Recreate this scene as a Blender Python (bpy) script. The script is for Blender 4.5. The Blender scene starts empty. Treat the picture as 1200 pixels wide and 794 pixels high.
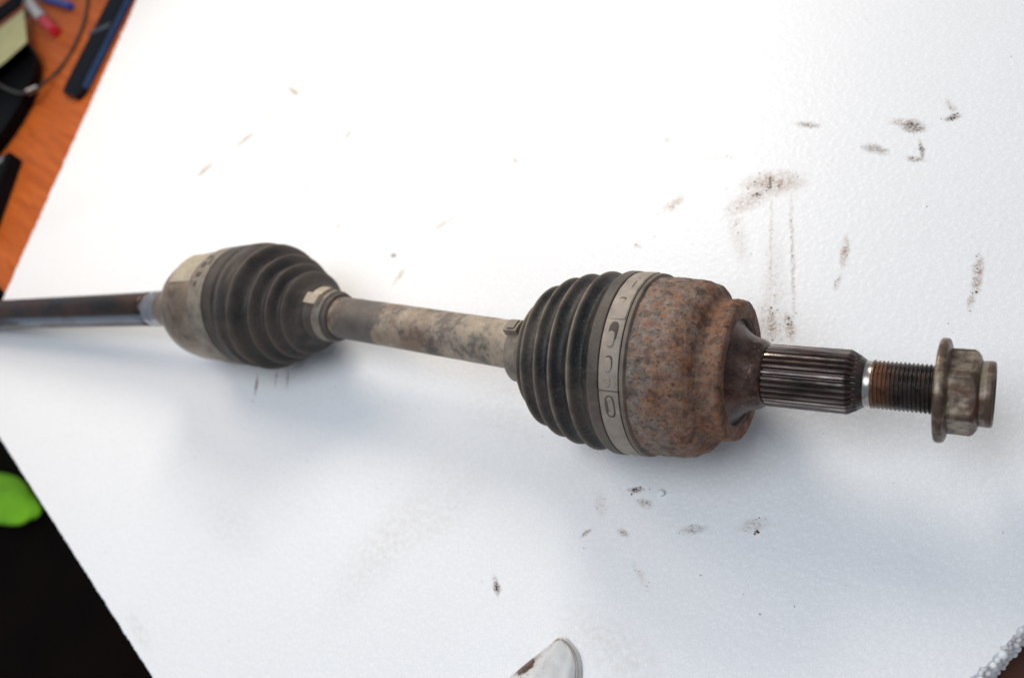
import bpy, bmesh, math, random
import numpy as np
from mathutils import Vector, Matrix, noise
random.seed(7); rng = np.random.default_rng(7)
C = bpy.context.scene.collection
R = math.radians
# ------------------------------------------------------------------ camera
cam = bpy.data.cameras.new('camera'); co = bpy.data.objects.new('camera', cam); C.objects.link(co)
right = Vector((0.848153483866518, 0.3092604626339199, -0.4301088630295152))
up = Vector((-0.076869128133859, 0.8751621906995, 0.4776842860195347))
fwd = Vector((-0.5241438780955366, 0.3720874980720344, -0.766044443118978))
co.matrix_world = Matrix(((right.x, up.x, -fwd.x, 0.17426006), (right.y, up.y, -fwd.y, -0.16262407),
                          (right.z, up.z, -fwd.z, 0.39754793), (0, 0, 0, 1)))
cam.sensor_width = 36; cam.lens = 28.5; cam.clip_start = .01; cam.clip_end = 50
cam.dof.use_dof = True; cam.dof.focus_distance = .385; cam.dof.aperture_fstop = 6.5
bpy.context.scene.camera = co
# ------------------------------------------------------------------ light
sc = bpy.context.scene
W = bpy.data.worlds.new('World'); sc.world = W; W.use_nodes = True
bg = W.node_tree.nodes['Background']; bg.inputs[0].default_value = (.76, .87, 1, 1); bg.inputs[1].default_value = .33
def lamp(name, loc, tgt, size, power, col, sy=None):
    l = bpy.data.lights.new(name, 'AREA'); l.energy = power; l.color = col; l.size = size
    l.shape = 'DISK' if sy is None else 'RECTANGLE'
    if sy: l.size_y = sy
    o = bpy.data.objects.new(name, l); C.objects.link(o); o.location = loc
    o.rotation_euler = (Vector(tgt) - Vector(loc)).to_track_quat('-Z', 'Y').to_euler()
    return o
lamp('key_lamp', (-.36, .70, .58), (-.24, .05, 0), .34, 4.3, (1, .92, .81))
lamp('overhead_lamp', (-.20, -.30, 1.30), (-.16, .0, 0), .9, 7.6, (.89, .94, 1))
lamp('warm_side_lamp', (-.85, .35, .65), (-.4, .05, 0), .35, 2.2, (1, .83, .66))
sc.view_settings.view_transform = 'Standard'; sc.view_settings.look = 'None'
sc.view_settings.exposure = .17; sc.view_settings.gamma = 1; sc.view_settings.use_curve_mapping = False
# ------------------------------------------------------------------ object helpers
def tag(o, label=None, cat=None, group=None, kind=None):
    for k, v in (('label', label), ('category', cat), ('group', group), ('kind', kind)):
        if v: o[k] = v
    return o
def thing(name, label, cat, loc=(0, 0, 0), group=None):
    o = bpy.data.objects.new(name, None); C.objects.link(o); o.location = loc; o.empty_display_size = .02
    return tag(o, label, cat, group)
def wmat(o):
    m = o.matrix_basis.copy(); p = o.parent
    while p: m = p.matrix_basis @ m; p = p.parent
    return m
def link(name, me, mat, parent=None, M=None):
    """link mesh; M is the wanted world matrix"""
    o = bpy.data.objects.new(name, me); C.objects.link(o)
    if mat: me.materials.append(mat)
    M = M or Matrix()
    if parent:
        o.parent = parent; o.matrix_basis = wmat(parent).inverted() @ M
    else: o.matrix_basis = M
    return o
def mesh(name, v, f, smooth=True):
    me = bpy.data.meshes.new(name); me.from_pydata([tuple(map(float, p)) for p in v], [], f)
    if smooth: me.polygons.foreach_set('use_smooth', [True]*len(me.polygons))
    me.update(); return me
def bmesh_obj(name, bm, mat, parent=None, M=None, smooth=False):
    me = bpy.data.meshes.new(name); bm.to_mesh(me); bm.free()
    if smooth: me.polygons.foreach_set('use_smooth', [True]*len(me.polygons))
    return link(name, me, mat, parent, M)
def lathe(name, prof, mat, parent, M, n=128, disp=None, attr=None, path=None, caps=(True, True), sharp=None):
    """surface of revolution round local x; prof rows (s, r); disp(s, th, r)->dr; attr(s, th, r)->float; path(s)->matrix"""
    v, f, a = [], [], []
    for (s, r) in prof:
        P = path(s) if path else None
        for k in range(n):
            th = 2*math.pi*k/n
            rr = r + (disp(s, th, r) if disp else 0)
            p = Vector((s, rr*math.cos(th), rr*math.sin(th)))
            if P is not None: p = P @ Vector((0, p.y, p.z))
            v.append(p)
            if attr: a.append(attr(s, th, r))
    m = len(prof)
    for i in range(m-1):
        for k in range(n):
            k2 = (k+1) % n
            f.append((i*n+k, i*n+k2, (i+1)*n+k2, (i+1)*n+k))
    if caps[0]: f.append(tuple(range(n-1, -1, -1)))
    if caps[1]: f.append(tuple((m-1)*n+k for k in range(n)))
    me = mesh(name, v, [tuple(reversed(q)) for q in f])
    if attr:
        at = me.attributes.new('wear', 'FLOAT', 'POINT'); at.data.foreach_set('value', a)
    if sharp: me.set_sharp_from_angle(angle=R(sharp))
    return link(name, me, mat, parent, M)
def refine(prof, step):
    out = [prof[0]]
    for a, b in zip(prof, prof[1:]):
        d = math.hypot(b[0]-a[0], b[1]-a[1]); k = max(1, int(math.ceil(d/step)))
        out += [(a[0]+(b[0]-a[0])*i/k, a[1]+(b[1]-a[1])*i/k) for i in range(1, k+1)]
    return out
def smooth_prof(prof, it=1):
    for _ in range(it):
        prof = [prof[0]] + [((a[0]+2*b[0]+c[0])/4, (a[1]+2*b[1]+c[1])/4) for a, b, c in zip(prof, prof[1:], prof[2:])] + [prof[-1]]
    return prof
def bellows(keys, k=10):
    """keys: (s, r, 'p' crest | 'v' valley | 'l' line)"""
    out = []
    for a, b in zip(keys, keys[1:]):
        for i in range(k):
            u = i/k
            if a[2] == 'p' and b[2] == 'v': w = math.sin(u*math.pi/2)
            elif a[2] == 'v' and b[2] == 'p': w = 1-math.cos(u*math.pi/2)
            else: w = u
            out.append((a[0]+(b[0]-a[0])*u, a[1]+(b[1]-a[1])*w))
    out.append(keys[-1][:2]); return smooth_prof(out, 1)
def mm(prof): return [(a/1000, b/1000) for a, b in prof]
def fb(p, s, o=3): return noise.fractal(Vector(p)*s, 1.0, 2.0, o)
def tube(name, pts, r, mat, parent=None, n=10, sub=6):
    """smooth tube through points"""
    P = [Vector(p) for p in pts]; path = []
    for i in range(len(P)-1):
        p0, p1, p2, p3 = P[max(i-1, 0)], P[i], P[i+1], P[min(i+2, len(P)-1)]
        for j in range(sub):
            t = j/sub
            path.append(.5*((2*p1)+(-p0+p2)*t+(2*p0-5*p1+4*p2-p3)*t*t+(-p0+3*p1-3*p2+p3)*t**3))
    path.append(P[-1]); v, f = [], []
    for i, p in enumerate(path):
        d = (path[min(i+1, len(path)-1)]-path[max(i-1, 0)]).normalized()
        a = d.cross(Vector((0, 0, 1)));  a = a.normalized() if a.length > 1e-4 else Vector((1, 0, 0)); b = d.cross(a)
        for k in range(n):
            t = 2*math.pi*k/n; v.append(p+r*(math.cos(t)*a+math.sin(t)*b))
    for i in range(len(path)-1):
        for k in range(n): f.append((i*n+k, i*n+(k+1) % n, (i+1)*n+(k+1) % n, (i+1)*n+k))
    f.append(tuple(range(n-1, -1, -1))); f.append(tuple((len(path)-1)*n+k for k in range(n)))
    return link(name, mesh(name, v, f), mat, parent)
def patch(name, s0, s1, t0, t1, r0, r1, mat, parent, M, n=8, path=None):
    """curved slab on a cylinder: s range, angle range (deg), inner and outer radius"""
    v, f = [], []
    for i in range(n+1):
        t = R(t0+(t1-t0)*i/n)
        for (s, r) in ((s0, r0), (s1, r0), (s1, r1), (s0, r1)):
            p = Vector((s, r*math.cos(t), r*math.sin(t)))
            if path is not None: p = path(s) @ Vector((0, p.y, p.z))
            v.append(p)
    for i in range(n):
        for k in range(4): f.append((i*4+k, i*4+(k+1) % 4, i*4+4+(k+1) % 4, i*4+4+k))
    f.append((3, 2, 1, 0)); f.append(tuple(n*4+k for k in range(4)))
    return link(name, mesh(name, v, f, False), mat, parent, M)
def oval(name, s0, s1, t0, t1, r0, r1, mat, parent, M, n=20):
    v, f = [], []
    sc, sr, tc, tr = (s0+s1)/2, (s1-s0)/2, R((t0+t1)/2), R((t1-t0)/2)
    for q, r in ((1, r0), (1, r1-.00012), (.82, r1)):
        for k in range(n):
            a = 2*math.pi*k/n; ca, sa = math.cos(a), math.sin(a)
            e = 1/max(abs(ca)**3+abs(sa)**3, 1e-6)**(1/3)
            s, t = sc+sr*q*ca*e, tc+tr*q*sa*e
            v.append((s, r*math.cos(t), r*math.sin(t)))
    for j in range(2):
        for k in range(n): f.append((j*n+k, j*n+(k+1) % n, (j+1)*n+(k+1) % n, (j+1)*n+k))
    f.append(tuple(range(2*n, 3*n)))
    return link(name, mesh(name, v, f), mat, parent, M)
# ------------------------------------------------------------------ node helpers
class NT:
    def __init__(s, name):
        s.m = bpy.data.materials.new(name); s.m.use_nodes = True; s.t = s.m.node_tree; s.b = s.t.nodes['Principled BSDF']
    def n(s, typ, ins=(), out=0, **kw):
        nd = s.t.nodes.new(typ)
        for k, v in kw.items(): setattr(nd, k, v)
        for k, v in (ins.items() if isinstance(ins, dict) else enumerate(ins)):
            if v is None: continue
            if isinstance(v, bpy.types.NodeSocket): s.t.links.new(v, nd.inputs[k])
            else: nd.inputs[k].default_value = v
        return nd.outputs[out]
    def math(s, op, a, b=0., c=None, clamp=False): return s.n('ShaderNodeMath', (a, b) if c is None else (a, b, c), operation=op, use_clamp=clamp)
    def pos(s): return s.n('ShaderNodeTexCoord', out='Object')
    def noise(s, scale, detail=3, rough=.55, vec=None, dist=0, out=0):
        return s.n('ShaderNodeTexNoise', {'Vector': vec or s.pos(), 'Scale': scale, 'Detail': detail, 'Roughness': rough, 'Distortion': dist}, out)
    def vor(s, scale, feature='F1', vec=None, out=0, rnd=1):
        return s.n('ShaderNodeTexVoronoi', {'Vector': vec or s.pos(), 'Scale': scale, 'Randomness': rnd}, out, feature=feature)
    def ramp(s, x, a, b, lo=0., hi=1., smooth=False):
        return s.n('ShaderNodeMapRange', (x, a, b, lo, hi), interpolation_type='SMOOTHSTEP' if smooth else 'LINEAR')
    def mix(s, f, a, b):
        return s.n('ShaderNodeMix', {0: f, 6: a if isinstance(a, bpy.types.NodeSocket) else (*a, 1), 7: b if isinstance(b, bpy.types.NodeSocket) else (*b, 1)}, 2, data_type='RGBA')
    def map(s, sc=(1, 1, 1), loc=(0, 0, 0), rot=(0, 0, 0), vec=None):
        return s.n('ShaderNodeMapping', (vec or s.pos(), loc, rot, sc))
    def x(s, ax=0): return s.n('ShaderNodeSeparateXYZ', (s.pos(),), ax)
    def attr(s, name='wear'): return s.n('ShaderNodeAttribute', out='Fac', attribute_name=name)
    def bump(s, h, strength=.5, dist=.001, normal=None):
        return s.n('ShaderNodeBump', {'Strength': strength, 'Distance': dist, 'Height': h, 'Normal': normal})
    def set(s, **kw):
        names = dict(col='Base Color', rough='Roughness', metal='Metallic', nor='Normal', spec='Specular IOR Level', alpha='Alpha', trans='Transmission Weight', coat='Coat Weight', sss='Subsurface Weight')
        for k, v in kw.items():
            i = s.b.inputs[names[k]]
            if isinstance(v, bpy.types.NodeSocket): s.t.links.new(v, i)
            else: i.default_value = (*v, 1) if k == 'col' else v
        return s.m
def plain(name, col, rough=.5, metal=0, var=.15, scale=60, bump=.0, spec=.25):
    t = NT(name); n = t.noise(scale, 3)
    c = t.mix(t.ramp(n, .3, .7), tuple(q*(1-var) for q in col), tuple(min(1, q*(1+var)) for q in col))
    kw = dict(col=c, rough=t.ramp(n, .2, .8, rough*.85, min(1, rough*1.15)), metal=metal, spec=spec)
    if bump: kw['nor'] = t.bump(n, bump, .0006)
    return t.set(**kw)
# ------------------------------------------------------------------ materials
STAINS = [(-0.4377, 0.2756, -0.55, 0.0153, 0.0034, 0.9, 0),(-0.4708, 0.2179, 0.81, 0.0146, 0.004, 0.9, 0),(-0.506, 0.1826, 0.93, 0.0121, 0.0046, 0.75, 0),(-0.3345, 0.2146, 1.37, 0.0062, 0.0026, 0.6, 0),(0.044, 0.15, 0.05, 0.0195, 0.01, 0.8, 0),(0.033, 0.138, 0.62, 0.018, 0.008, 0.5, 0),(0.0525, 0.0998, -1.39, 0.0585, 0.0012, 0.34, 0),(0.0641, 0.1014, -1.38, 0.0567, 0.0014, 0.42, 0),(0.0612, 0.055, -1.29, 0.0124, 0.0032, 0.8, 0),(0.071, 0.053, -1.21, 0.0097, 0.0032, 0.85, 0),(-0.0148, 0.1358, 0.74, 0.0101, 0.0044, 0.55, 0),(-0.0154, 0.136, -1.21, 0.0071, 0.0028, 0.4, 0),(0.0424, 0.151, -1.34, 0.0064, 0.0009, 1.0, 1),(0.0358, 0.1416, 0.3, 0.0043, 0.0015, 0.8, 1),(0.1162, 0.1884, -0.33, 0.0076, 0.0042, 0.8, 1),(0.112, 0.1922, -0.07, 0.0086, 0.0028, 0.6, 0),(0.1225, 0.171, -1.34, 0.0082, 0.0014, 0.6, 1),(0.12, 0.1648, -0.3, 0.0054, 0.0022, 0.5, 1),(0.0983, 0.173, -0.43, 0.0083, 0.0034, 0.5, 1),(0.136, 0.1937, 0.37, 0.0044, 0.0025, 1.0, 1),(0.1344, 0.2017, -1.07, 0.0073, 0.0022, 0.4, 0),(0.057, 0.1944, -0.24, 0.0083, 0.0024, 0.5, 1),(0.0922, 0.1014, -1.52, 0.0111, 0.0024, 0.8, 0),(0.0914, 0.082, -1.72, 0.0066, 0.0019, 0.35, 0),(0.1568, 0.0894, -1.58, 0.0136, 0.0025, 0.85, 0),(0.1552, 0.0738, -1.66, 0.006, 0.0019, 0.5, 0),(-0.0325, 0.1882, -0.67, 0.0042, 0.0026, 0.6, 0),(-0.031, 0.104, 0.0, 0.0029, 0.0031, 0.35, 0),(-0.2245, 0.0907, -0.34, 0.003, 0.0022, 0.7, 1),(-0.2106, 0.073, -1.86, 0.0091, 0.0029, 0.45, 0),(-0.295, 0.1171, 1.35, 0.0043, 0.002, 0.4, 0),(-0.1479, 0.1772, -0.84, 0.0054, 0.0029, 0.3, 0),(-0.3016, -0.0266, -1.16, 0.0094, 0.0015, 1.0, 1),(-0.2855, -0.0184, -1.19, 0.0083, 0.0011, 0.4, 1),(-0.274, -0.0174, -1.12, 0.0102, 0.0011, 0.35, 1),(-0.0534, -0.1188, -1.02, 0.0059, 0.0021, 0.9, 1),(0.01, -0.0518, 0.26, 0.0047, 0.0016, 0.9, 1),(0.017, -0.0582, -0.12, 0.005, 0.0023, 0.6, 0),(0.0092, -0.0755, -0.15, 0.004, 0.0023, 0.5, 0),(-0.0108, -0.0799, 0.88, 0.004, 0.0013, 0.6, 0),(0.0451, -0.0665, 0.36, 0.0077, 0.0025, 0.3, 1),(0.0735, -0.0584, 0.45, 0.0081, 0.0034, 0.4, 0),(0.076, -0.0613, 0.24, 0.0012, 0.001, 1.0, 1),(-0.0078, -0.063, -0.99, 0.0088, 0.0042, 0.2, 0),(0.0245, -0.0952, -0.75, 0.0098, 0.0025, 0.2, 0),(-0.1312, -0.108, 1.11, 0.0639, 0.0205, 0.18, 2),(-0.1054, -0.0872, 0.95, 0.0455, 0.0174, 0.15, 2),(-0.3033, -0.2076, -0.42, 0.0247, 0.0059, 0.18, 2),(0.02, -0.132, -0.32, 0.0339, 0.0144, 0.22, 2),(-0.0802, -0.0197, -0.19, 0.0421, 0.0178, 0.15, 2),(-0.2654, -0.1274, -0.26, 0.0472, 0.0166, 0.12, 2),(-0.7148, 0.1312, 0.34, 0.0942, 0.032, 0.08, 2),(0.0585, 0.078, -1.38, 0.04, 0.0075, 0.22, 0),(0.03, 0.115, -1.2, 0.03, 0.006, 0.22, 0),(0.06, 0.055, -1.3, 0.016, 0.0085, 0.35, 0),(-0.35, 0.16, 0.8, 0.03, 0.004, 0.25, 0),(-0.455, 0.247, 0.4, 0.012, 0.004, 0.35, 0),(-0.3, 0.15, 0.7, 0.02, 0.006, 0.15, 0),(-0.19, 0.12, 0.7, 0.012, 0.003, 0.3, 0),(0.0, 0.17, 0.1, 0.02, 0.004, 0.15, 0),(-0.08, 0.13, 0.2, 0.03, 0.012, 0.1, 2),(-0.4, 0.05, 0.3, 0.06, 0.03, 0.08, 2),(0.11, 0.0, 0.2, 0.05, 0.02, 0.06, 2)]
def foam_mat():
    t = NT('white_foam'); P = t.pos()
    wob = t.n('ShaderNodeVectorMath', (t.noise(190, 3, vec=P, out=1), (.5, .5, .5)), operation='SUBTRACT')
    wob = t.n('ShaderNodeVectorMath', {0: wob, 'Scale': .0030}, operation='SCALE')
    Q = t.n('ShaderNodeVectorMath', (P, wob), operation='ADD')
    masks = [None, None, None]
    for (x, y, a, l, w, amp, k) in STAINS:
        v = t.n('ShaderNodeMapping', (Q, (x, y, 0), (0, 0, a), (l, w, 1)), vector_type='TEXTURE')
        d = t.n('ShaderNodeVectorMath', (v,), operation='LENGTH', out=1)
        m = t.ramp(d, 1.3, .15, 0, min(1, amp*1.35), True)
        masks[k] = m if masks[k] is None else t.math('MAXIMUM', masks[k], m)
    sp = t.noise(700, 3, .65, P); sp2 = t.noise(1500, 2, .6, P); sp3 = t.noise(260, 4, .6, P)
    brk = t.ramp(t.noise(210, 4, .65, P), .32, .54, .22, 1)
    masks[1] = t.math('MULTIPLY', masks[1], t.ramp(t.noise(330, 3, .6, P), .34, .50, .2, 1)); masks[0] = t.math('MULTIPLY', masks[0], brk)
    masks[0] = t.math('MAXIMUM', masks[0], t.math('MULTIPLY', masks[1], .75))
    br = t.math('MULTIPLY', masks[0], t.ramp(sp, .36, .56), clamp=True)
    brd = t.math('MULTIPLY', masks[0], t.ramp(sp2, .54, .62), clamp=True)
    dk = t.math('MULTIPLY', masks[1], t.ramp(sp2, .42, .54), clamp=True)
    gy = t.math('MULTIPLY', masks[2], t.ramp(sp3, .35, .7), clamp=True)
    loose = t.math('MULTIPLY', t.ramp(t.noise(900, 2, .5, P), .73, .78), .45)
    big = t.ramp(t.noise(7, 3, .6, P), .35, .75, 0, .06)
    edge = t.ramp(t.vor(330, 'DISTANCE_TO_EDGE', P), .16, .0, 0, .5)
    g = t.ramp(t.math('SUBTRACT', t.noise(1500, 2, .6, P), t.math('MULTIPLY', edge, .25)), .32, .68)
    c = t.mix(big, t.mix(g, (.775, .775, .785), (.90, .90, .905)), (.62, .55, .47))
    c = t.mix(gy, c, (.42, .36, .28)); c = t.mix(t.math('MULTIPLY', br, .85), c, (.33, .165, .07))
    c = t.mix(brd, c, (.13, .07, .035)); c = t.mix(dk, c, (.075, .045, .030)); c = t.mix(loose, c, (.45, .38, .32))
    bead = t.vor(330, 'SMOOTH_F1', P); dome = t.ramp(bead, .55, .1, 0, 1, True)
    fine = t.noise(1800, 2, .5, P); lum = t.noise(90, 3, .55, P)
    h = t.math('ADD', t.math('MULTIPLY', dome, .5), t.math('ADD', t.math('MULTIPLY', fine, .45), t.math('MULTIPLY', lum, .25)))
    return t.set(col=c, rough=t.ramp(fine, .3, .7, .30, .55), nor=t.bump(h, .42, .0004), spec=.5)
FOAM = foam_mat()
def rust_mat():
    t = NT('rusty_steel'); P = t.pos(); X = t.x(0)
    n1 = t.noise(90, 5, .65); n2 = t.noise(260, 4, .6); n3 = t.noise(700, 3, .6); nb = t.noise(38, 3, .5)
    grey = t.mix(t.ramp(n2, .3, .7), (.13, .100, .084), (.29, .235, .195))
    rst = t.mix(t.ramp(n2, .3, .72), (.10, .049, .031), (.27, .130, .077))
    g = t.ramp(X, .024, .058, -.30, .17)
    f = t.ramp(t.math('ADD', t.math('ADD', n1, g), t.math('MULTIPLY', t.math('SUBTRACT', nb, .5), .7)), .36, .68, 0, 1)
    c = t.mix(f, grey, rst)
    wv = t.n('ShaderNodeVectorMath', (P, t.n('ShaderNodeVectorMath', {0: t.noise(240, 3, out=1), 'Scale': .006}, operation='SCALE')), operation='ADD')
    cell = t.n('ShaderNodeSeparateColor', (t.vor(230, vec=wv, out=1),), 0); crack = t.vor(230, 'DISTANCE_TO_EDGE', wv)
    c = t.mix(t.math('MULTIPLY', t.ramp(cell, .55, .9), .45), c, (.27, .14, .08)); c = t.mix(t.math('MULTIPLY', t.ramp(cell, .4, .1), .5), c, (.055, .028, .020))
    v = t.vor(330); vc = t.n('ShaderNodeSeparateColor', (t.vor(330, out=1),), 0)
    spot = t.math('MULTIPLY', t.ramp(v, .45, .22), t.math('GREATER_THAN', vc, .45))
    c = t.mix(t.math('MULTIPLY', spot, .8), c, (.26, .11, .048))
    pit = t.ramp(n3, .56, .68); c = t.mix(t.math('MULTIPLY', pit, .75), c, (.03, .018, .013))
    dust = t.ramp(t.noise(150, 4, .6), .60, .8, 0, .5); c = t.mix(dust, c, (.33, .245, .18))
    h = t.math('ADD', t.math('MULTIPLY', n2, .8), t.math('ADD', t.math('MULTIPLY', n3, .5), t.math('MULTIPLY', spot, .18)))
    h = t.math('ADD', t.math('ADD', h, t.math('MULTIPLY', n1, .6)), t.math('MULTIPLY', cell, .25))
    return t.set(col=c, rough=t.ramp(n1, .3, .7, .62, .88), nor=t.bump(h, .7, .0010), spec=.3)
RUST = rust_mat()
def stub_mat():
    t = NT('dark_brown_steel'); n = t.noise(160, 4); n2 = t.noise(700, 3)
    c = t.mix(t.ramp(n, .35, .68), (.048, .025, .019), (.135, .075, .055)); c = t.mix(t.ramp(n2, .58, .70, 0, .7), c, (.20, .13, .10))
    return t.set(col=c, rough=t.ramp(n, .3, .7, .22, .40), metal=.5, nor=t.bump(n2, .35, .0005), spec=.5)
STUB = stub_mat()
def rubber(name, base, dustc, crest, overall):
    t = NT(name); n = t.noise(120, 4); n2 = t.noise(520, 3); n3 = t.noise(30, 3)
    a = t.math('MULTIPLY', t.attr(), t.ramp(n, .25, .65, .35, 1))
    c = t.mix(t.math('MULTIPLY', a, crest, clamp=True), base, dustc)
    c = t.mix(t.math('MULTIPLY', t.ramp(t.math('ADD', n3, t.math('MULTIPLY', n2, .3)), .52, .80), overall), c, dustc)
    spk = t.ramp(t.noise(1100, 2), .62, .68, 0, .25); c = t.mix(spk, c, dustc)
    return t.set(col=c, rough=t.ramp(n, .3, .7, .45, .68), nor=t.bump(n2, .25, .0005), spec=.36)
RUB1 = rubber('black_rubber', (.010, .010, .0105), (.24, .185, .142), 1.0, .28)
RUB2 = rubber('dusty_brown_rubber', (.012, .0105, .010), (.105, .080, .064), .95, .52)
def clampm(name, a, b):
    t = NT(name); n = t.noise(140, 4); n2 = t.noise(600, 3)
    c = t.mix(t.ramp(n, .3, .7), a, b); c = t.mix(t.ramp(n2, .60, .74, 0, .55), c, tuple(q*.45 for q in a))
    return t.set(col=c, rough=.62, metal=.15, nor=t.bump(n2, .15, .0004))
CLAMP = clampm('dusty_tan_band', (.235, .193, .157), (.355, .297, .245))
CLAMP2 = clampm('brown_grey_band', (.14, .115, .095), (.28, .23, .18))
SLOT = plain('dark_slot', (.085, .068, .055), .7)
def bar_mat():
    t = NT('dusty_beige_bar'); P = t.pos(); n = t.noise(34, 5, .62, t.map((1, .8, .8), (.31, .2, .1))); n2 = t.noise(300, 4); n3 = t.noise(26, 4, .6, t.map((1, 1, 1), (.7, .4, .9)))
    c = t.mix(t.ramp(n2, .3, .7), (.28, .215, .155), (.47, .375, .28))
    X = t.x(0); z1 = t.math('MULTIPLY', t.ramp(X, .07, .085), t.ramp(X, .125, .105)); z1 = t.math('MULTIPLY', z1, .20)
    z2 = t.math('MULTIPLY', t.math('MULTIPLY', t.ramp(X, .120, .135), t.ramp(X, .185, .165)), .10)
    dk = t.ramp(t.math('ADD', t.math('ADD', n, t.math('MULTIPLY', t.math('SUBTRACT', n2, .3), .45)), z1), .59, .72)
    bw = t.ramp(t.math('ADD', t.math('ADD', n3, t.math('MULTIPLY', n2, .1)), z2), .58, .74)
    c = t.mix(t.math('MULTIPLY', bw, .75), c, (.15, .085, .05)); c = t.mix(t.math('MULTIPLY', dk, .75), c, (.045, .042, .045))
    c = t.mix(t.ramp(t.noise(800, 3, .65), .60, .70, 0, .6), c, (.07, .055, .045))
    return t.set(col=c, rough=.58, nor=t.bump(n2, .25, .0005))
BAR = bar_mat()
def spline_mat():
    t = NT('worn_spline_steel'); n = t.noise(120, 4); n2 = t.noise(300, 3, vec=t.map((.15, 1, 1)))
    tip = t.math('MULTIPLY', t.attr(), t.ramp(n2, .42, .62, .1, 1))
    c = t.mix(t.ramp(n, .35, .65), (.020, .014, .013), (.065, .034, .026)); c = t.mix(tip, c, (.20, .165, .15))
    return t.set(col=c, rough=t.ramp(n, .3, .7, .22, .38), metal=t.math('ADD', t.math('MULTIPLY', tip, .5), .3), nor=t.bump(n2, .15, .0004))
SPL = spline_mat()
def thread_mat():
    t = NT('oily_thread_steel'); n = t.noise(260, 4); X = t.x(0)
    f = t.math('MULTIPLY', t.ramp(X, .1345, .127), t.ramp(n, .30, .58))
    c = t.mix(t.ramp(n, .35, .65), (.016, .013, .012), (.05, .035, .03)); c = t.mix(f, c, (.16, .065, .028))
    c = t.mix(t.ramp(t.noise(500, 2), .62, .7, 0, .6), c, (.13, .055, .025))
    return t.set(col=c, rough=t.ramp(n, .3, .7, .18, .42), metal=.4, spec=.6, nor=t.bump(n, .2, .0004))
THR = thread_mat()
def nut_mat():
    t = NT('stained_zinc_nut'); n = t.noise(130, 5, .62); n2 = t.noise(420, 4); n3 = t.noise(75, 3)
    c = t.mix(t.ramp(n2, .3, .7), (.25, .195, .135), (.41, .335, .24))
    edge = t.attr()
    d = t.ramp(t.math('ADD', t.math('ADD', n, t.math('MULTIPLY', t.math('SUBTRACT', n2, .2), .32)), t.math('MULTIPLY', edge, .15)), .48, .70)
    c = t.mix(t.math('MULTIPLY', d, .88), c, (.060, .030, .019)); c = t.mix(t.ramp(t.math('ADD', n3, t.math('MULTIPLY', n2, .2)), .66, .78, 0, .8), c, (.12, .055, .03))
    return t.set(col=c, rough=t.ramp(n2, .3, .7, .30, .50), metal=.35, nor=t.bump(n2, .3, .0004))
NUT = nut_mat()
def steel(name, col, rough, metal=.9, sc=(.1, 1, 1)):
    t = NT(name); n = t.noise(220, 3, vec=t.map(sc))
    return t.set(col=t.mix(t.ramp(n, .3, .7), tuple(q*.7 for q in col), col), rough=rough, metal=metal)
BRIGHT = steel('bright_machined_steel', (.42, .39, .35), .26, .9, (6, 1, 1))
def cup_mat():
    t = NT('dull_brown_grey_steel'); n = t.noise(60, 4); n2 = t.noise(320, 4); n3 = t.noise(85, 4, .6)
    c = t.mix(t.ramp(n, .35, .65), (.17, .122, .090), (.30, .225, .168)); c = t.mix(t.ramp(n3, .56, .68, 0, .6), c, (.10, .055, .035))
    c = t.mix(t.ramp(n2, .60, .72, 0, .6), c, (.05, .045, .045))
    return t.set(col=c, rough=.38, metal=.5, nor=t.bump(n2, .2, .0005))
CUP = cup_mat()
def shaft_mat():
    t = NT('dark_rusty_shaft'); n = t.noise(50, 4, vec=t.map((.5, 1, 1))); n2 = t.noise(400, 3)
    c = t.mix(t.ramp(n, .38, .66), (.018, .013, .012), (.070, .030, .019)); c = t.mix(t.ramp(n2, .6, .75, 0, .5), c, (.16, .10, .07))
    Y = t.x(1); Zc = t.x(2); sheen = t.math('MULTIPLY', t.math('MULTIPLY', t.ramp(Y, -.0098, -.0118), t.ramp(Zc, .0015, .0035)), t.ramp(t.noise(45, 3, vec=t.map((.5, 1, 1))), .30, .52, .15, 1))  # blue-grey highlight along the lower side, painted into the shaft colour
    c = t.mix(t.math('MULTIPLY', sheen, .8), c, (.26, .30, .36))
    return t.set(col=c, rough=t.ramp(n, .3, .7, .24, .40), metal=.6, nor=t.bump(n2, .15, .0004))
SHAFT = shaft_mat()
def label_mat():
    t = NT('weathered_label'); n = t.noise(160, 4); br = t.n('ShaderNodeTexBrick', {'Vector': t.map((1, 1, 1)), 'Color1': (1, 1, 1, 1), 'Color2': (0, 0, 0, 1), 'Mortar': (0, 0, 0, 1), 'Scale': 90, 'Mortar Size': .03, 'Brick Width': .06, 'Row Height': .22})
    c = t.mix(t.ramp(n, .3, .7), (.33, .27, .195), (.46, .39, .295)); c = t.mix(t.ramp(t.noise(900, 2, vec=t.map((.5, 2, 2))), .52, .62, 0, .45), c, (.06, .045, .035))
    return t.set(col=c, rough=.6, nor=t.bump(n, .15, .0004))
LABEL = label_mat()
def wood_mat():
    t = NT('orange_wood'); v = t.map((1, 14, 1), (0, 0, 0), (0, 0, R(21))); n = t.noise(9, 5, .6, v, .6); n2 = t.noise(60, 4, .6, v)
    c = t.mix(t.ramp(n, .3, .7), (.36, .072, .012), (.56, .135, .024)); c = t.mix(t.ramp(n2, .5, .75, 0, .35), c, (.25, .05, .012))
    return t.set(col=c, rough=.5, nor=t.bump(n2, .08, .0004), spec=.15)
WOOD = wood_mat()
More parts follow.
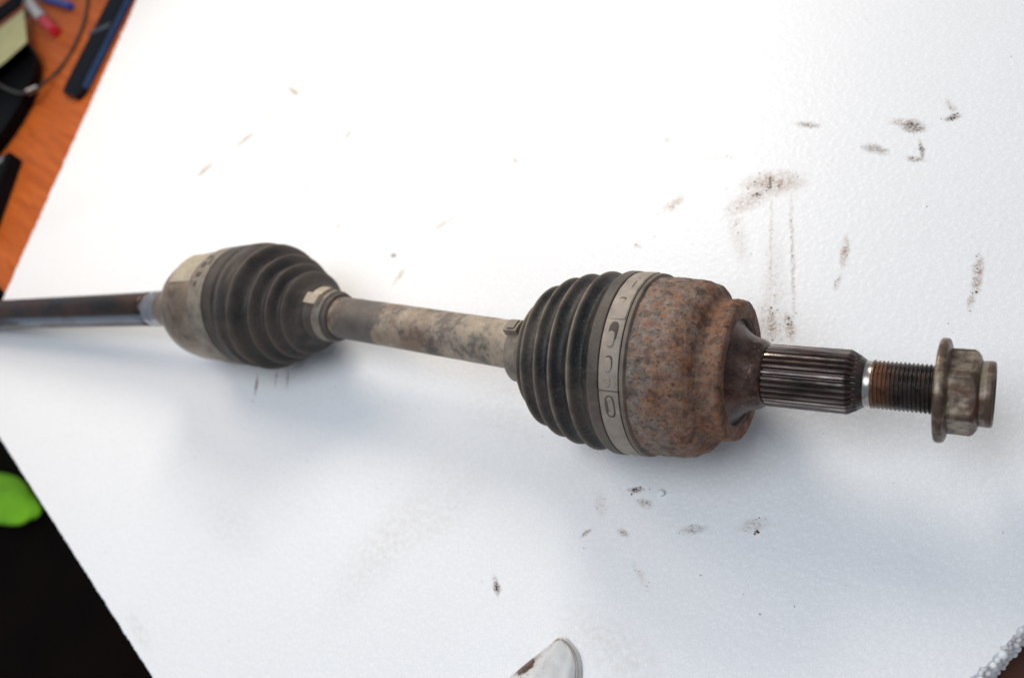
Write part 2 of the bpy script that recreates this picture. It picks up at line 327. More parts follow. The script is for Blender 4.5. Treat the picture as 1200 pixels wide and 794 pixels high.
# ------------------------------------------------------------------ setting
def box_bm(bm, x0, x1, y0, y1, z0, z1, bev=0):
    vs = [bm.verts.new((x, y, z)) for x in (x0, x1) for y in (y0, y1) for z in (z0, z1)]
    fs = [bm.faces.new([vs[i] for i in q]) for q in ((0, 1, 3, 2), (4, 6, 7, 5), (0, 4, 5, 1), (2, 3, 7, 6), (0, 2, 6, 4), (1, 5, 7, 3))]
    if bev: bmesh.ops.bevel(bm, geom=list({e for f in fs for e in f.edges}), offset=bev, segments=3, affect='EDGES', profile=.5)
bm = bmesh.new(); bmesh.ops.create_grid(bm, x_segments=4, y_segments=4, size=4)
floor = bmesh_obj('floor', bm, plain('dark_floor', (.009, .0055, .0045), .9, 0, .35, 6, spec=.05), None, Matrix.Translation((0, 0, -.75))); tag(floor, kind='structure')
MT = Matrix.Translation((-.80, .048, 0)) @ Matrix.Rotation(math.atan2(-.356, .934), 4, 'Z')
table = thing('wooden_table', 'orange stained wooden table under the white foam board', 'table', (-.2, .3, -.75))
bm = bmesh.new(); box_bm(bm, -.95, 1.75, 0, 1.15, -.058, -.030, .003); bmesh_obj('table_top', bm, WOOD, table, MT)
bm = bmesh.new(); box_bm(bm, 0, .10, -.5, .8, -.0300, -.0262, .001); bmesh_obj('table_shade', bm, plain('shaded_wood', (.075, .020, .009), .5, 0, .25, 30), table, Matrix.Translation((.1560, -.1010, 0)) @ Matrix.Rotation(R(-31), 4, 'Z'))['label'] = 'dark slab standing in for shade on the table top'  # added dark slab: its colour stands in for shade on the table here
for x, y in ((-.88, .06), (1.62, .06), (-.88, 1.02), (1.62, 1.02)):
    bm = bmesh.new(); box_bm(bm, x, x+.06, y, y+.06, -.75, -.0585, .003); bmesh_obj('leg', bm, WOOD, table, MT)
# ------------------------------------------------------------------ foam board
def foam_board():
    A, B = (-.6922, -.0713), (.02, -.343)
    cor = [(-.8944, .622), (-.8532, .4811), (-.7210, .0286), A, (-.2716, -.2299), B, (.1725, -.1024), (.1871, -.0783), (.335, .165), (.30, .63)]
    segs = []
    for i, p in enumerate(cor):
        q = cor[(i+1) % len(cor)]; d = Vector(q)-Vector(p); k = max(2, int(d.length/.0013))
        nrm = Vector((d.y, -d.x)).normalized()
        amp = {0: .0020, 1: .0020, 2: .0020, 3: .0004, 4: .0004, 5: .0012, 6: .0012, 7: .0012}.get(i, .001)
        for j in range(k): segs.append((Vector(p)+d*j/k, nrm, amp))
    # build rows down the sides, beads standing proud at random
    rows = [(0, -.0010), (-.0012, .0), (-.0045, .0), (-.008, 0), (-.0115, 0), (-.015, 0), (-.0185, 0), (-.022, 0), (-.0255, 0), (-.0285, 0), (-.030, -.001)]
    n = len(segs); v, f = [], []
    # orientation: outline given counter-clockwise?
    area = sum(segs[i][0].x*segs[(i+1) % n][0].y-segs[(i+1) % n][0].x*segs[i][0].y for i in range(n))
    sgn = 1 if area > 0 else -1
    for (z, off) in rows:
        for k, (p, nr, amp) in enumerate(segs):
            j = (noise.noise(Vector((p.x*480, p.y*480, z*420)))*1.3+noise.noise(Vector((p.x*90, p.y*90, z*60+7)))*.9)*amp
            if amp > .0021: j += -z*.10
            q = p+nr*sgn*(j+off); v.append((q.x, q.y, z))
    for i in range(len(rows)-1):
        for k in range(n): 
            q = (i*n+k, i*n+(k+1) % n, (i+1)*n+(k+1) % n, (i+1)*n+k); f.append(q[::-1] if sgn > 0 else q)
    bot = tuple((len(rows)-1)*n+k for k in range(n)); f.append(bot[::-1] if sgn > 0 else bot)
    # flat top: a clean inset polygon joined to the ragged rim by a strip
    m = len(cor); ins = []
    for i in range(m):
        a, c, d = Vector(cor[i-1]), Vector(cor[i]), Vector(cor[(i+1) % m])
        n1 = Vector(((c-a).y, -(c-a).x)).normalized()*sgn; n2 = Vector(((d-c).y, -(d-c).x)).normalized()*sgn
        ins.append(c-(n1+n2)*(.005/(1+n1.dot(n2))))
    b0 = len(v); k = 0; cid = []
    for i in range(m):
        cnt = max(2, int((Vector(cor[(i+1) % m])-Vector(cor[i])).length/.0013)); cid.append(b0+k)
        for j in range(cnt):
            p = ins[i].lerp(ins[(i+1) % m], j/cnt); v.append((p.x, p.y, 0)); k += 1
    for k in range(n):
        q = (k, (k+1) % n, b0+(k+1) % n, b0+k); f.append(q if sgn > 0 else q[::-1])
    f.append(tuple(cid) if sgn > 0 else tuple(cid[::-1]))
    me = mesh('foam_board', v, f, False)
    return tag(link('foam_board', me, FOAM), 'large white polystyrene foam sheet with rust stains lying on the table', 'foam board')
BEAD = plain('foam_crumb', (.85, .85, .85), .6, 0, .02, 800, .3)
fbo = foam_board()
def edge_beads():
    bm = bmesh.new(); P0, P1 = Vector((.1380, -.1594)), Vector((.2200, -.0240)); d = (P1-P0).normalized(); nr = Vector((d.y, -d.x)); k = 0
    z = -.0012
    while z > -.0295:
        s = 0
        while s < (P1-P0).length:
            r = random.uniform(.0012, .0021); p = P0+d*(s+random.uniform(-.0005, .0005))+nr*(random.uniform(-.0012, .0010)+abs(z)*.04)
            q = bmesh.ops.create_icosphere(bm, subdivisions=2, radius=r, matrix=Matrix.Translation((p.x, p.y, z+random.uniform(-.0006, .0004)-r*.4)))
            s += r*1.75
        z -= .0029
    o = bmesh_obj('broken_bead', bm, BEAD, fbo, None, True); tag(o, kind='stuff')
def bead(name, x, y, z, r, label):
    bm = bmesh.new(); bmesh.ops.create_icosphere(bm, subdivisions=3, radius=r)
    for vv in bm.verts: vv.co *= 1+.22*noise.noise(vv.co*(1.6/r)+Vector((x*50, y*50, 3)))
    for vv in bm.verts: vv.co.z *= .8
    o = bmesh_obj(name, bm, BEAD, None, Matrix.Translation((x, y, z)), True); tag(o, label, 'foam crumb', 'white foam crumbs')
edge_beads()
bead('foam_crumb', -.7990, .2915, -.0270, .0042, 'white foam crumb on the wooden table, farthest along the board edge')
bead('foam_crumb', -.7710, .1990, -.0270, .0040, 'white foam crumb at the middle of the board edge on the orange table')
bead('foam_crumb', -.7570, .1065, -.0270, .0040, 'white foam crumb at the board edge nearest the thin dark shaft end')
bead('foam_crumb', .0245, -.0512, .0012, .0019, 'small white foam crumb on the board below the rusty joint')
# dirt flakes lying on the sheet
def flakes():
    v, f = [], []
    def chip(x, y, s):
        n = random.randint(4, 6); a0 = random.random()*6; b = len(v); h = s*random.uniform(.25, .6)
        pts = [(s*random.uniform(.5, 1.1), a0+2*math.pi*k/n) for k in range(n)]
        for r, a in pts: v.append((x+r*math.cos(a), y+r*math.sin(a), .0002))
        for r, a in pts: v.append((x+r*.7*math.cos(a), y+r*.7*math.sin(a), .0002+h*random.uniform(.5, 1)))
        for k in range(n): f.append((b+k, b+(k+1) % n, b+n+(k+1) % n, b+n+k))
        f.append(tuple(b+n+k for k in range(n)))
    for (x, y, a, l, w, amp, k) in STAINS:
        if k == 2: continue
        for _ in range(int(3+amp*(26 if k else 9)*min(2, max(.4, l*w/4e-5)))):
            u, t = random.gauss(0, .45)*l, random.gauss(0, .5)*w
            px, py = x+u*math.cos(a)-t*math.sin(a), y+u*math.sin(a)+t*math.cos(a)
            chip(px, py, random.choice((.00022, .0003, .0004, .00065 if amp > .7 else .0003)))
    for _ in range(150): chip(random.uniform(-.45, .25), random.uniform(-.2, .28), random.uniform(.00015, .0004))
    return link('dirt_flakes', mesh('dirt_flakes', v, f, False), plain('dark_rust_flake', (.055, .035, .024), .85, 0, .5, 900))
tag(flakes(), kind='stuff')
# ------------------------------------------------------------------ drive shaft
O, N_, I_, L_ = Vector((0, 0, .0475)), Vector((.168, 0, .0515)), Vector((-.2774, .018, .0445)), Vector((-.6612, -.0028, .02))
def frame(o, x):
    x = x.normalized(); y = Vector((0, 0, 1)).cross(x).normalized(); z = x.cross(y)
    return Matrix(((x.x, y.x, z.x, o.x), (x.y, y.y, z.y, o.y), (x.z, y.z, z.z, o.z), (0, 0, 0, 1)))
MC, MB, MA = frame(O, N_-O), frame(I_, O-I_), frame(I_, I_-L_)
ds = thing('drive_shaft', 'rusty car drive shaft with two black bellows boots lying across the white foam board', 'drive shaft', (-.1, .005, 0))
# --- outer joint
hp = mm([(23.5, 42.0), (25.2, 43.6), (28, 44.4), (34, 44.2), (42, 43.7), (48, 43.0), (52, 41.2), (54.6, 38.6), (56.2, 35.2), (57.4, 34.0), (58.6, 33.4), (59.8, 33.4), (60.8, 33.8), (62.4, 34.1), (65.0, 34.0), (66.1, 33.5), (66.7, 32.6), (66.9, 31.5), (66.8, 28), (66.6, 26.2)])
def hd(s, th, r):
    p = Vector((s, r*math.cos(th), r*math.sin(th)))
    d = .0005*noise.fractal(p*70, 1, 2, 3)+.00038*noise.fractal(p*260, .9, 2, 3)
    if s > .045: d += .0006*math.sin(3*th+.6)*min(1, (s-.045)/.008)*(1 if r > .033 else .3)
    if .05 < s < .062: d += .0007*noise.noise(p*120)
    if r < .03: d *= .4
    return d
housing = lathe('joint_housing', refine(smooth_prof(refine(hp, .0009), 1), .0009), RUST, ds, MC, 300, hd, caps=(False, False))
lathe('seal_ring', mm([(66.35, 26.4), (66.1, 25.8), (65.4, 25.4), (64.2, 25.1)]), clampm('pale_ring', (.10, .078, .066), (.20, .165, .14)), housing, MC, 160, lambda s, t, r: .00025*noise.noise(Vector((s*800, math.cos(t)*30, math.sin(t)*30))), caps=(False, False))
lathe('stub_flare', smooth_prof(refine(mm([(64.3, 25.2), (65.0, 23.4), (66.6, 21.4), (68.6, 19.6), (71.0, 18.0), (73.5, 17.0), (75.5, 16.5), (76.8, 16.1), (78.2, 15.2), (79.2, 13.2)]), .0006), 3), STUB, ds, MC, 160, lambda s, t, r: .00012*noise.noise(Vector((s*300, r*300*math.cos(t), r*300*math.sin(t)))), caps=(False, False))
NT_ = 31
def toothw(th):
    u = (th*NT_/(2*math.pi)) % 1; a = abs(u-.5)*2          # 0 mid-tooth .. 1 root
    return max(0, min(1, (0.74-a)/.34))
sp_prof = refine(mm([(78.6, 13.2), (79.4, 14.3), (80.6, 14.45), (114.6, 14.35), (115.4, 14.0), (118.6, 12.2), (121.0, 10.6), (121.4, 10.2)]), .0011)
def spd(s, th, r):
    return -(1-toothw(th))*max(0, min(.0016, r-.0118))-.0001*abs(noise.noise(Vector((s*200, math.cos(th)*9, math.sin(th)*9))))
lathe('splined_section', sp_prof, SPL, ds, MC, NT_*12, spd, lambda s, th, r: toothw(th)**2*(1 if s < .1152 else .05), caps=(False, False), sharp=35)
lathe('stub_neck', mm([(121.2, 10.2), (121.8, 10.05), (124.6, 10.05), (125, 10.3)]), BRIGHT, ds, MC, 96, caps=(False, False), sharp=40)
PT = .00165
def thd(s, th, r):
    u = (s/PT-th/(2*math.pi)) % 1; a = abs(u-.5)*2
    k = min(1, max(0, (s-.1242)/.0012))
    return -k*.00085*min(1, max(0, a*1.25-.1))+.00012*noise.noise(Vector((s*400, math.cos(th)*14, math.sin(th)*14)))
lathe('threaded_end', [(s, .0106) for s in np.arange(.1242, .1506, .000165)], THR, ds, MC, 110, thd)
# --- flange nut
def ndisp(s, th, r): return .00012*noise.fractal(Vector((s, r*math.cos(th), r*math.sin(th)))*320, 1, 2, 2)
nut = lathe('flange_nut', smooth_prof(refine(mm([(149.2, 10.5), (149.2, 21.0), (149.5, 21.7), (150.2, 22.0), (151.8, 22.0), (152.6, 21.7), (153.1, 20.8), (153.6, 18.8), (154.2, 16.0)]), .0006), 2), NUT, ds, MC, 160, ndisp, lambda s, th, r: .45 if r > .0205 else .15, caps=(False, False))
def hexr(th):
    u = ((th-R(92)) % R(60))-R(30); return .0158/math.cos(u)
hexp = refine(mm([(153.9, 18.6), (160.2, 18.5), (161.8, 18.0), (163.2, 17.0), (164.2, 15.6), (164.8, 14.0), (165.0, 13.2)]), .0005)
lathe('hex_head', hexp, NUT, nut, MC, 240, lambda s, th, r: min(r, hexr(th)+(-.0003 if abs(((th-R(92)) % R(60))-R(30)) > R(28.6) else 0))-r+ndisp(s, th, r), lambda s, th, r: (1 if abs(((th-R(92)) % R(60))-R(30)) > R(24) else .15)+(.5 if s > .1618 else 0), caps=(False, False))
lathe('lock_collar', smooth_prof(refine(mm([(164.6, 13.3), (165.2, 13.5), (168.4, 13.6), (169.2, 13.5), (169.7, 13.0), (169.8, 12.3), (169.5, 11.7), (168.5, 11.4), (167.4, 11.2), (167.2, 10.4), (167.2, .5)]), .0005), 1), NUT, nut, MC, 140, ndisp, lambda s, th, r: .0 if s < .1672 else 1.0, caps=(False, True))
# --- outer boot and its bands
ob = [(-58, 14.3, 'l'), (-51, 15.0, 'l'), (-47, 17.5, 'l'), (-44, 25, 'l'), (-42, 30.2, 'p'), (-38.4, 29.0, 'v'), (-34, 38.6, 'p'), (-28.8, 35.6, 'v'), (-23.5, 43.0, 'p'), (-18.6, 39.6, 'v'), (-14, 45.3, 'p'), (-8.4, 41.2, 'v'), (-2.6, 46.9, 'p'), (3.2, 42.2, 'v'), (8.2, 46.6, 'l'), (9.2, 46.9, 'l'), (13.6, 46.6, 'l'), (14.1, 45.4, 'l'), (24.2, 45.0, 'l'), (24.6, 45.9, 'l'), (26.2, 45.7, 'l'), (26.8, 44.2, 'l'), (26.9, 43.0, 'l')]
CR = [.030 if False else q/1000 for q in (-42, -34, -23.5, -14, -2.6)]
def oba(s, th, r):
    a = max(math.exp(-((s-c)/.0011)**2) for c in CR)
    if .0082 < s < .0139: a = .32
    if s > .0243: a = .8
    if s < -.048: a = 1
    return a
outer_boot = lathe('outer_boot', mm(bellows(ob, 9)), RUB1, ds, MC, 220, lambda s, t, r: .00022*noise.noise(Vector((s*60, 2.2*math.cos(t), 2.2*math.sin(t)))), oba, caps=(False, False))
cl = lathe('outer_boot_clamp', mm([(14.2, 45.2), (14.25, 46.1), (14.6, 46.35), (23.4, 46.0), (23.8, 45.8), (23.85, 44.8)]), CLAMP, ds, MC, 220, lambda s, t, r: .0001*noise.noise(Vector((s*90, 3*math.cos(t), 3*math.sin(t)))), caps=(False, False), sharp=40)
def cp(name, s0, s1, t0, t1, r0, r1, m, par=cl, M=MC): return patch(name, s0/1000, s1/1000, t0, t1, r0/1000, r1/1000, m, par, M, 5)
def ov(name, s0, s1, t0, t1, r1, m): return oval(name, s0/1000, s1/1000, t0, t1, .0457, r1/1000, m, cl, MC)
cp('slot', 19.6, 20.2, 52, 66, 45.9, 46.30, SLOT); ov('slot', 16.9, 20.4, 74.0, 77.5, 46.36, SLOT); ov('tab', 17.0, 20.3, 75.2, 78.4, 46.48, CLAMP)
ov('slot', 16.9, 21.4, 92.0, 104.0, 46.50, SLOT); ov('tab', 16.6, 20.6, 98.0, 107.5, 46.68, CLAMP); ov('slot', 17.2, 21.0, 112.2, 121.0, 46.38, SLOT); ov('tab', 17.0, 20.6, 113.4, 121.8, 46.50, CLAMP)
ov('tab', 17.2, 20.2, 124.6, 130.4, 46.52, CLAMP); cp('band_end', 13.9, 24.1, 132.4, 132.8, 45.5, 46.56, SLOT)
ov('slot', 16.9, 21.8, 135.5, 149.5, 46.42, SLOT); ov('tab', 17.5, 21.3, 136.3, 148.7, 46.50, CLAMP); ov('slot', 17.7, 18.5, 138, 147, 46.56, SLOT)
cp('band_overlap', 14.4, 23.4, 92 - 60, 90, 46.0, 46.42, CLAMP)
lathe('small_clamp', mm([(-59, 14.2), (-58.9, 15.8), (-58.4, 16.1), (-51.4, 16.3), (-50.9, 15.9), (-50.8, 14.6)]), CLAMP2, ds, MC, 120, lambda s, t, r: .0002*noise.noise(Vector((s*300, 5*math.cos(t), 5*math.sin(t)))), caps=(False, False), sharp=40)
cp('clamp_ear', -60.2, -52.0, 52, 80, 15.6, 20.0, CLAMP2, ds); cp('clamp_ear', -58.2, -53.6, 56, 76, 19.8, 20.8, CLAMP2, ds)
# --- bar between the joints
lathe('shaft_bar', refine([(.055, .0136), (.240, .0138)], .004), BAR, ds, MB, 96, lambda s, t, r: .00015*noise.noise(Vector((s*120, 2*math.cos(t), 2*math.sin(t)))))
# --- inner joint
xB = (MA.inverted().to_3x3() @ (MB.to_3x3() @ Vector((1, 0, 0)))).normalized()
def bent(s):
    k = min(1, max(0, (s+.012)/.024)); k = k*k*(3-2*k)
    d = Vector((1, 0, 0)).lerp(xB, k).normalized()
    c = Vector((s, 0, 0)) if s <= 0 else xB*s
    y = Vector((0, 0, 1)).cross(d).normalized(); z = d.cross(y)
    return Matrix(((d.x, y.x, z.x, c.x), (d.y, y.y, z.y, c.y), (d.z, y.z, z.z, c.z), (0, 0, 0, 1)))
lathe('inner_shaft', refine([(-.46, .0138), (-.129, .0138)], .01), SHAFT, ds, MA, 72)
lathe('machined_seat', mm([(-129.2, 13.7), (-129, 14.2), (-124, 14.2), (-123.6, 13.6), (-121.6, 13.6), (-121.2, 14.3), (-113, 14.3)]), steel('bright_blue_grey_steel', (.46, .46, .48), .26, .9, (4, 1, 1)), ds, MA, 72, caps=(False, False), sharp=30)
cup = lathe('inner_joint_cup', smooth_prof(refine(mm([(-113.2, 13.2), (-112.6, 15.4), (-104, 15.8), (-98, 16.6), (-92, 18.6), (-87, 23), (-81, 28.6), (-74, 33.6), (-66, 37.2), (-57, 39.3), (-47, 40.2), (-34, 40.3), (-29, 40.3), (-12, 40.3)]), .0015), 4), CUP, ds, MA, 200, lambda s, t, r: .00035*noise.noise(Vector((s*45, 2*math.cos(t), 2*math.sin(t))))*(r > .02), caps=(False, False))
ib = [(-31, 40.2, 'l'), (-30.6, 41.4, 'l'), (-12, 42.2, 'l'), (-11, 43.0, 'l'), (-2, 43.4, 'l'), (4, 44.2, 'p'), (8.5, 42.0, 'v'), (16.5, 44.2, 'p'), (24, 33.6, 'v'), (30.5, 38.6, 'p'), (35.5, 30.0, 'v'), (41, 33.0, 'p'), (45.5, 25.2, 'v'), (51, 28.4, 'p'), (53.2, 25.5, 'l'), (56.4, 20.8, 'l'), (60.5, 17.2, 'l'), (66, 15.9, 'l'), (77.5, 15.6, 'l'), (78.2, 14.6, 'l'), (78.3, 13.4, 'l')]
def iba(s, th, r):
    a = max(math.exp(-((s*1000-c)/1.3)**2) for c in (4, 16.5, 30.5, 41, 51))
    if s < -.002: a = .55
    if s > .060: a = 1.0*max(0, math.sin(th)*.5+.6)
    elif s > .0545: a = max(0, noise.noise(Vector((s*200, 3*math.cos(th), 3*math.sin(th)))))
    return a
lathe('inner_boot', mm(bellows(ib, 9)), RUB2, ds, MA, 200, lambda s, t, r: .0003*noise.noise(Vector((s*50, 2.2*math.cos(t), 2.2*math.sin(t)))), iba, bent, caps=(False, False))
icl = lathe('inner_boot_clamp', mm([(-29, 41.2), (-28.9, 42.2), (-28.4, 42.5), (-13.6, 43.0), (-13.2, 42.8), (-13.1, 41.8)]), CLAMP2, ds, MA, 200, lambda s, t, r: .00012*noise.noise(Vector((s*90, 3*math.cos(t), 3*math.sin(t)))), caps=(False, False), sharp=40)
for (s0, s1, t0, t1) in ((-25, -20, 66, 70), (-24.6, -20.4, 76, 82), (-25, -20, 88, 93), (-24, -21, 98, 102), (-18.5, -14.5, 71, 80)):
    patch('slot', s0/1000, s1/1000, t0, t1, .0422, .04295, SLOT, icl, MA, 4)
patch('weathered_label', -.057, -.033, 52, 95, .0390, .0406, LABEL, ds, MA, 14)
lathe('small_clamp', mm([(66.6, 15.6), (66.8, 16.8), (67.2, 17.1), (73.6, 17.0), (74.0, 16.7), (74.2, 15.4)]), CLAMP2, ds, MA, 110, lambda s, t, r: .0002*noise.noise(Vector((s*300, 5*math.cos(t), 5*math.sin(t)))), path=bent, caps=(False, False), sharp=40)
EAR = plain('dry_tan_dirt', (.40, .33, .25), .85, 0, .3, 240, .5)
patch('clamp_ear', .0605, .0715, 74, 96, .0165, .0206, EAR, ds, MA, 5, bent); patch('clamp_ear', .0622, .0705, 40, 74, .0165, .0190, EAR, ds, MA, 6, bent)
# ------------------------------------------------------------------ things on the table
def slab(name, P, d, w, l, z0, z1, mat, parent=None, bev=.002):
    """box from corner P, length l along d, width w to the left of d"""
    d = Vector((d[0], d[1])).normalized()
    M = Matrix(((d.x, -d.y, 0, P[0]), (d.y, d.x, 0, P[1]), (0, 0, 1, 0), (0, 0, 0, 1)))
    bm = bmesh.new(); box_bm(bm, 0, l, 0, w, z0, z1, bev); return bmesh_obj(name, bm, mat, parent, M)
def wb(v): return v
d = (-.26, .965)
ph = thing('smartphone', 'black smartphone with a blue side frame lying on the orange table beside the foam board', 'smartphone', (-.93, .42, -.03))
BLK = plain('black_glass', (.007, .008, .011), .4, 0, .2, spec=.02)
def prism(name, pts, z0, z1, mat, parent, bev):
    bm = bmesh.new(); lo = [bm.verts.new((x, y, z0)) for x, y in pts]; hi = [bm.verts.new((x, y, z1)) for x, y in pts]; n = len(pts)
    bm.faces.new(lo[::-1]); bm.faces.new(hi)
    for k in range(n): bm.faces.new((lo[k], lo[(k+1) % n], hi[(k+1) % n], hi[k]))
    bmesh.ops.recalc_face_normals(bm, faces=bm.faces); bmesh.ops.bevel(bm, geom=bm.edges[:], offset=bev, segments=2, affect='EDGES', profile=.5)
    return bmesh_obj(name, bm, mat, parent)
prism('phone_frame', [(-.893, .346), (-.899, .336), (-.936, .346), (-.942, .358), (-1.000, .593), (-.949, .579)], -.0298, -.0188, plain('black_frame', (.008, .009, .013), .4, spec=.15), ph, .0022)
prism('side_strip', [(-.8920, .352), (-.8940, .352), (-.9485, .575), (-.9465, .575)], -.0268, -.0195, plain('blue_strip', (.018, .070, .19), .4), ph, .0004)
prism('screen', [(-.8965, .348), (-.9025, .340), (-.934, .3485), (-.9395, .359), (-.9968, .589), (-.9535, .577)], -.0192, -.0178, BLK, ph, .0005)
slab('grey_strip', (-.9250, .4620), (-.22, .975), .0430, .010, -.0180, -.0172, plain('grey_strip', (.05, .055, .07), .5), ph, .0003)
MZ = Matrix(((0, 0, 1, 0), (0, 1, 0, 0), (-1, 0, 0, 0), (0, 0, 0, 1))).inverted()
MZ = Matrix(((0, 1, 0, 0), (0, 0, 1, 0), (1, 0, 0, 0), (0, 0, 0, 1)))
tray = thing('round_tray', 'round black plastic tray with a raised rim at the far corner of the table', 'tray', (-1.185, .288, -.03))
lathe('tray_body', mm([(.3, 2), (.3, 170), (2, 174), (17, 180), (19.5, 181), (20.2, 180), (19.5, 178.6), (4, 171), (2.6, 168), (2.6, 2)]), plain('black_plastic', (.005, .005, .006), .5, spec=.02), tray, Matrix.Translation((-1.185, .288, -.03)) @ MZ, 96, caps=(True, True), sharp=40)
def quad(name, pts, z, mat, label, cat, th=.0012):
    bm = bmesh.new(); vs = [bm.verts.new((x, y, z)) for x, y in pts]; f = bm.faces.new(vs); bm.normal_update()
    r = bmesh.ops.extrude_face_region(bm, geom=[f]); bmesh.ops.translate(bm, vec=(0, 0, th), verts=[q for q in r['geom'] if isinstance(q, bmesh.types.BMVert)])
    bmesh.ops.recalc_face_normals(bm, faces=bm.faces)
    return tag(bmesh_obj(name, bm, mat), label, cat)
quad('paper_note', [(-1.2086, .5379), (-1.31, .45), (-1.22, .355), (-1.142, .418), (-1.1155, .455)], -.0094, plain('pale_green_paper', (.50, .47, .24), .8, 0, .08), 'pale yellow green paper note resting on the black tray', 'paper')
quad('dark_strap', [(-1.22, .545), (-1.33, .455), (-1.36, .50), (-1.25, .59)], -.0068, plain('black_strap', (.008, .008, .010), .7, spec=.03), 'dark flat strap lying across the end of the pale paper', 'strap', .004)
def rod(name, a, b, r0, r1, mat, parent=None):
    a, b = Vector(a), Vector(b); M = frame(a, b-a); L = (b-a).length
    return lathe(name, [(0, r0*.7), (.001, r0), (L-.001, r1), (L, r1*.7)], mat, parent, M, 32, sharp=50)
pen = thing('marker_pen', 'silver white marker pen with a red cap lying beside the black tray', 'pen', (-1.15, .52, -.03))
rod('barrel', (-1.2700, .5870, -.0212), (-1.1520, .5195, -.0212), .0085, .0085, plain('silver_white', (.62, .60, .58), .35, .2), pen)
rod('pen_cap', (-1.1510, .5190, -.0212), (-1.0880, .4850, -.0212), .0088, .0080, plain('red_plastic', (.50, .018, .030), .35), pen)
rod('tip_ring', (-1.1535, .5204, -.0212), (-1.1460, .5161, -.0212), .0089, .0089, plain('black_ring', (.012, .012, .014), .4), pen)
tag(rod('ballpoint_pen', (-1.235, .590, -.0235), (-1.1010, .5420, -.0235), .0062, .0058, plain('blue_plastic', (.022, .055, .30), .35)), 'dark blue ballpoint pen behind the red capped marker', 'pen')
cab = thing('thin_cable', 'thin dark cable curving across the orange table into the black tray', 'cable', (-1.02, .43, -.03))
CB = plain('dark_cable', (.045, .036, .030), .5)
tube('cord', [(-1.1083, .5996, -.0277), (-1.0713, .5549, -.0277), (-1.0323, .4978, -.0277), (-1.0143, .4506, -.0277), (-1.0100, .4158, -.0277), (-1.0050, .3810, -.022), (-.9960, .3540, -.013), (-1.0086, .3408, -.0072), (-1.0508, .3505, -.0085), (-1.1247, .3771, -.016), (-1.2328, .4179, -.0240), (-1.30, .44, -.0240)], .0023, CB, cab, 10)
rod('connector', (-.9975, .3560, -.0140), (-1.0040, .3430, -.0085), .0040, .0040, plain('pale_connector', (.55, .52, .50), .35, .2), cab)
kn = thing('tool_handle', 'short black plastic tool handle with a grey end lying on the orange table', 'tool', (-.93, .19, -.03))
slab('handle', (-.944, .2400), (.44, -.9), -.045, .125, -.0298, -.0100, plain('black_handle', (.006, .006, .007), .5, spec=.02), kn, .003)
slab('end_cap', (-.9490, .2310), (.44, -.9), -.036, .012, -.0102, -.0088, plain('grey_cap', (.16, .15, .15), .45), kn, .0006)
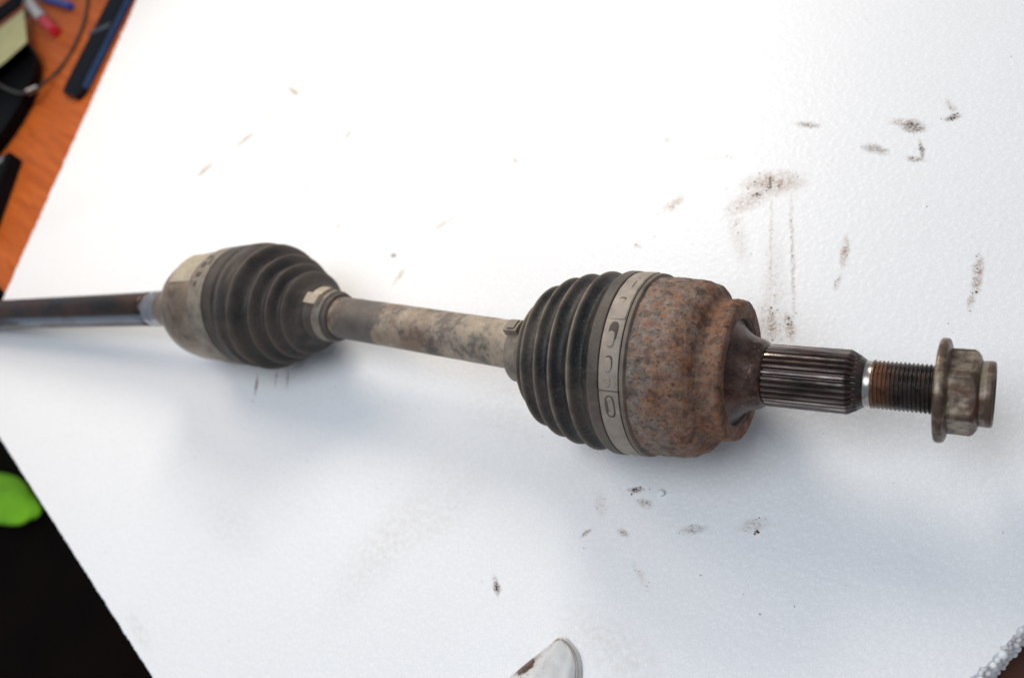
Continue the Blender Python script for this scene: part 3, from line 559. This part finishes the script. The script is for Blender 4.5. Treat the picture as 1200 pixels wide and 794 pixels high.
# ------------------------------------------------------------------ plastic scrap in front
def scrap():
    Lp = [(-.0102, -.1355), (-.0180, -.1452), (-.0300, -.1604), (-.0420, -.1755), (-.0560, -.1930)]
    Rp = [(-.0040, -.1340), (.0040, -.1395), (.0085, -.1495), (.0098, -.1650), (.0080, -.1850)]
    n, k = 40, 24; top, fz = [], []
    def cat(P, u):
        x = u*(len(P)-1); i = min(int(x), len(P)-2); t = x-i; p0, p1, p2, p3 = [Vector(P[j]) for j in (max(i-1, 0), i, i+1, min(i+2, len(P)-1))]
        return .5*((2*p1)+(-p0+p2)*t+(2*p0-5*p1+4*p2-p3)*t*t+(-p0+3*p1-3*p2+p3)*t**3)
    for i in range(n+1):
        u = i/n; a, b = cat(Lp, u), cat(Rp, u)
        for j in range(k+1):
            t = j/k; p = a.lerp(b, t); h = (.0030+.010*u)*math.sin(math.pi*min(1, t*1.0))**.8*(1-.35*t)
            h += .0010*noise.noise(Vector((p.x*160, p.y*160, 2)))*math.sin(math.pi*t)+.0006+.0012*math.exp(-((t-.86)/.06)**2)
            top.append((p.x, p.y, h))
    m = k+1; v = top+[(x, y, z-.0004) for x, y, z in top]; q = len(top); f = []
    for i in range(n):
        for j in range(k):
            a = i*m+j; f += [(a, a+m, a+m+1, a+1), (q+a, q+a+1, q+a+m+1, q+a+m)]
    ring = [j for j in range(m)]+[i*m+k for i in range(1, n+1)]+[n*m+j for j in range(k-1, -1, -1)]+[i*m for i in range(n-1, 0, -1)]
    for a, b in zip(ring, ring[1:]+ring[:1]): f.append((a, b, q+b, q+a))
    t = NT('clouded_plastic'); nn = t.noise(300, 4); n2 = t.noise(160, 4, .6)
    v1 = t.n('ShaderNodeMapping', (t.pos(), (-.0200, -.1515, 0), (0, 0, R(54)), (.0088, .0040, 1)), vector_type='TEXTURE'); dd = t.n('ShaderNodeVectorMath', (v1,), operation='LENGTH', out=1)
    m1 = t.ramp(t.math('ADD', dd, t.math('MULTIPLY', t.math('SUBTRACT', n2, .5), 1.5)), 1.05, .72, 0, 1)
    v2 = t.n('ShaderNodeMapping', (t.pos(), (-.0088, -.1362, 0), (0, 0, R(20)), (.0030, .0011, 1)), vector_type='TEXTURE'); d2 = t.n('ShaderNodeVectorMath', (v2,), operation='LENGTH', out=1)
    m2 = t.ramp(t.math('ADD', d2, t.math('MULTIPLY', t.math('SUBTRACT', nn, .5), 1.2)), 1.1, .5, 0, .8)
    spk = t.math('MULTIPLY', t.ramp(t.noise(700, 2), .60, .68), t.ramp(dd, 3, .8, 0, .7))
    c = t.mix(t.ramp(n2, .3, .7), (.66, .66, .65), (.78, .78, .77)); c = t.mix(spk, c, (.22, .14, .09)); c = t.mix(m1, c, t.mix(t.ramp(nn, .35, .65), (.040, .020, .014), (.15, .07, .04))); c = t.mix(m2, c, (.20, .13, .085))
    t.set(col=c, rough=.35, spec=.5, nor=t.bump(n2, .15, .0005), alpha=t.ramp(t.math('ADD', m1, m2), 0, .5, .72, 1))
    so = tag(link('plastic_scrap', mesh('plastic_scrap', v, f), t.m), 'curled clouded plastic scrap with a dark brown stain at the front of the board', 'plastic scrap')
    FE = plain('brown_fold_edge', (.30, .24, .19), .5, 0, .4, 400)
    for o_ in (0, .0013):
        tube('folded_edge', [(x-o_, y, z) for x, y, z in ((-.0062, -.1352, .0030), (-.0018, -.1364, .0042), (.0030, -.1398, .0044), (.0066, -.1455, .0042), (.0080, -.1530, .0040), (.0082, -.1640, .0042))], .00022, FE, so, 6, 8)
scrap()
# ------------------------------------------------------------------ green bag on the floor
bm = bmesh.new(); bmesh.ops.create_icosphere(bm, subdivisions=5, radius=1)
for q in bm.verts:
    c = q.co.copy(); k = 1+.13*noise.fractal(c*1.1+Vector((4, 1, 2)), 1, 2, 2)
    q.co = Vector((c.x*.20*k, c.y*.056*k, max(-.9, c.z)*.030*k))
bmesh_obj_ = bmesh_obj('plastic_bag', bm, plain('lime_green_plastic', (.33, .80, .03), .6, 0, .2, 8, .0), None, Matrix.Translation((-1.85, -.155, -.7215)), True)
tag(bmesh_obj_, 'crumpled lime green plastic bag on the dark floor beyond the board edge', 'bag')
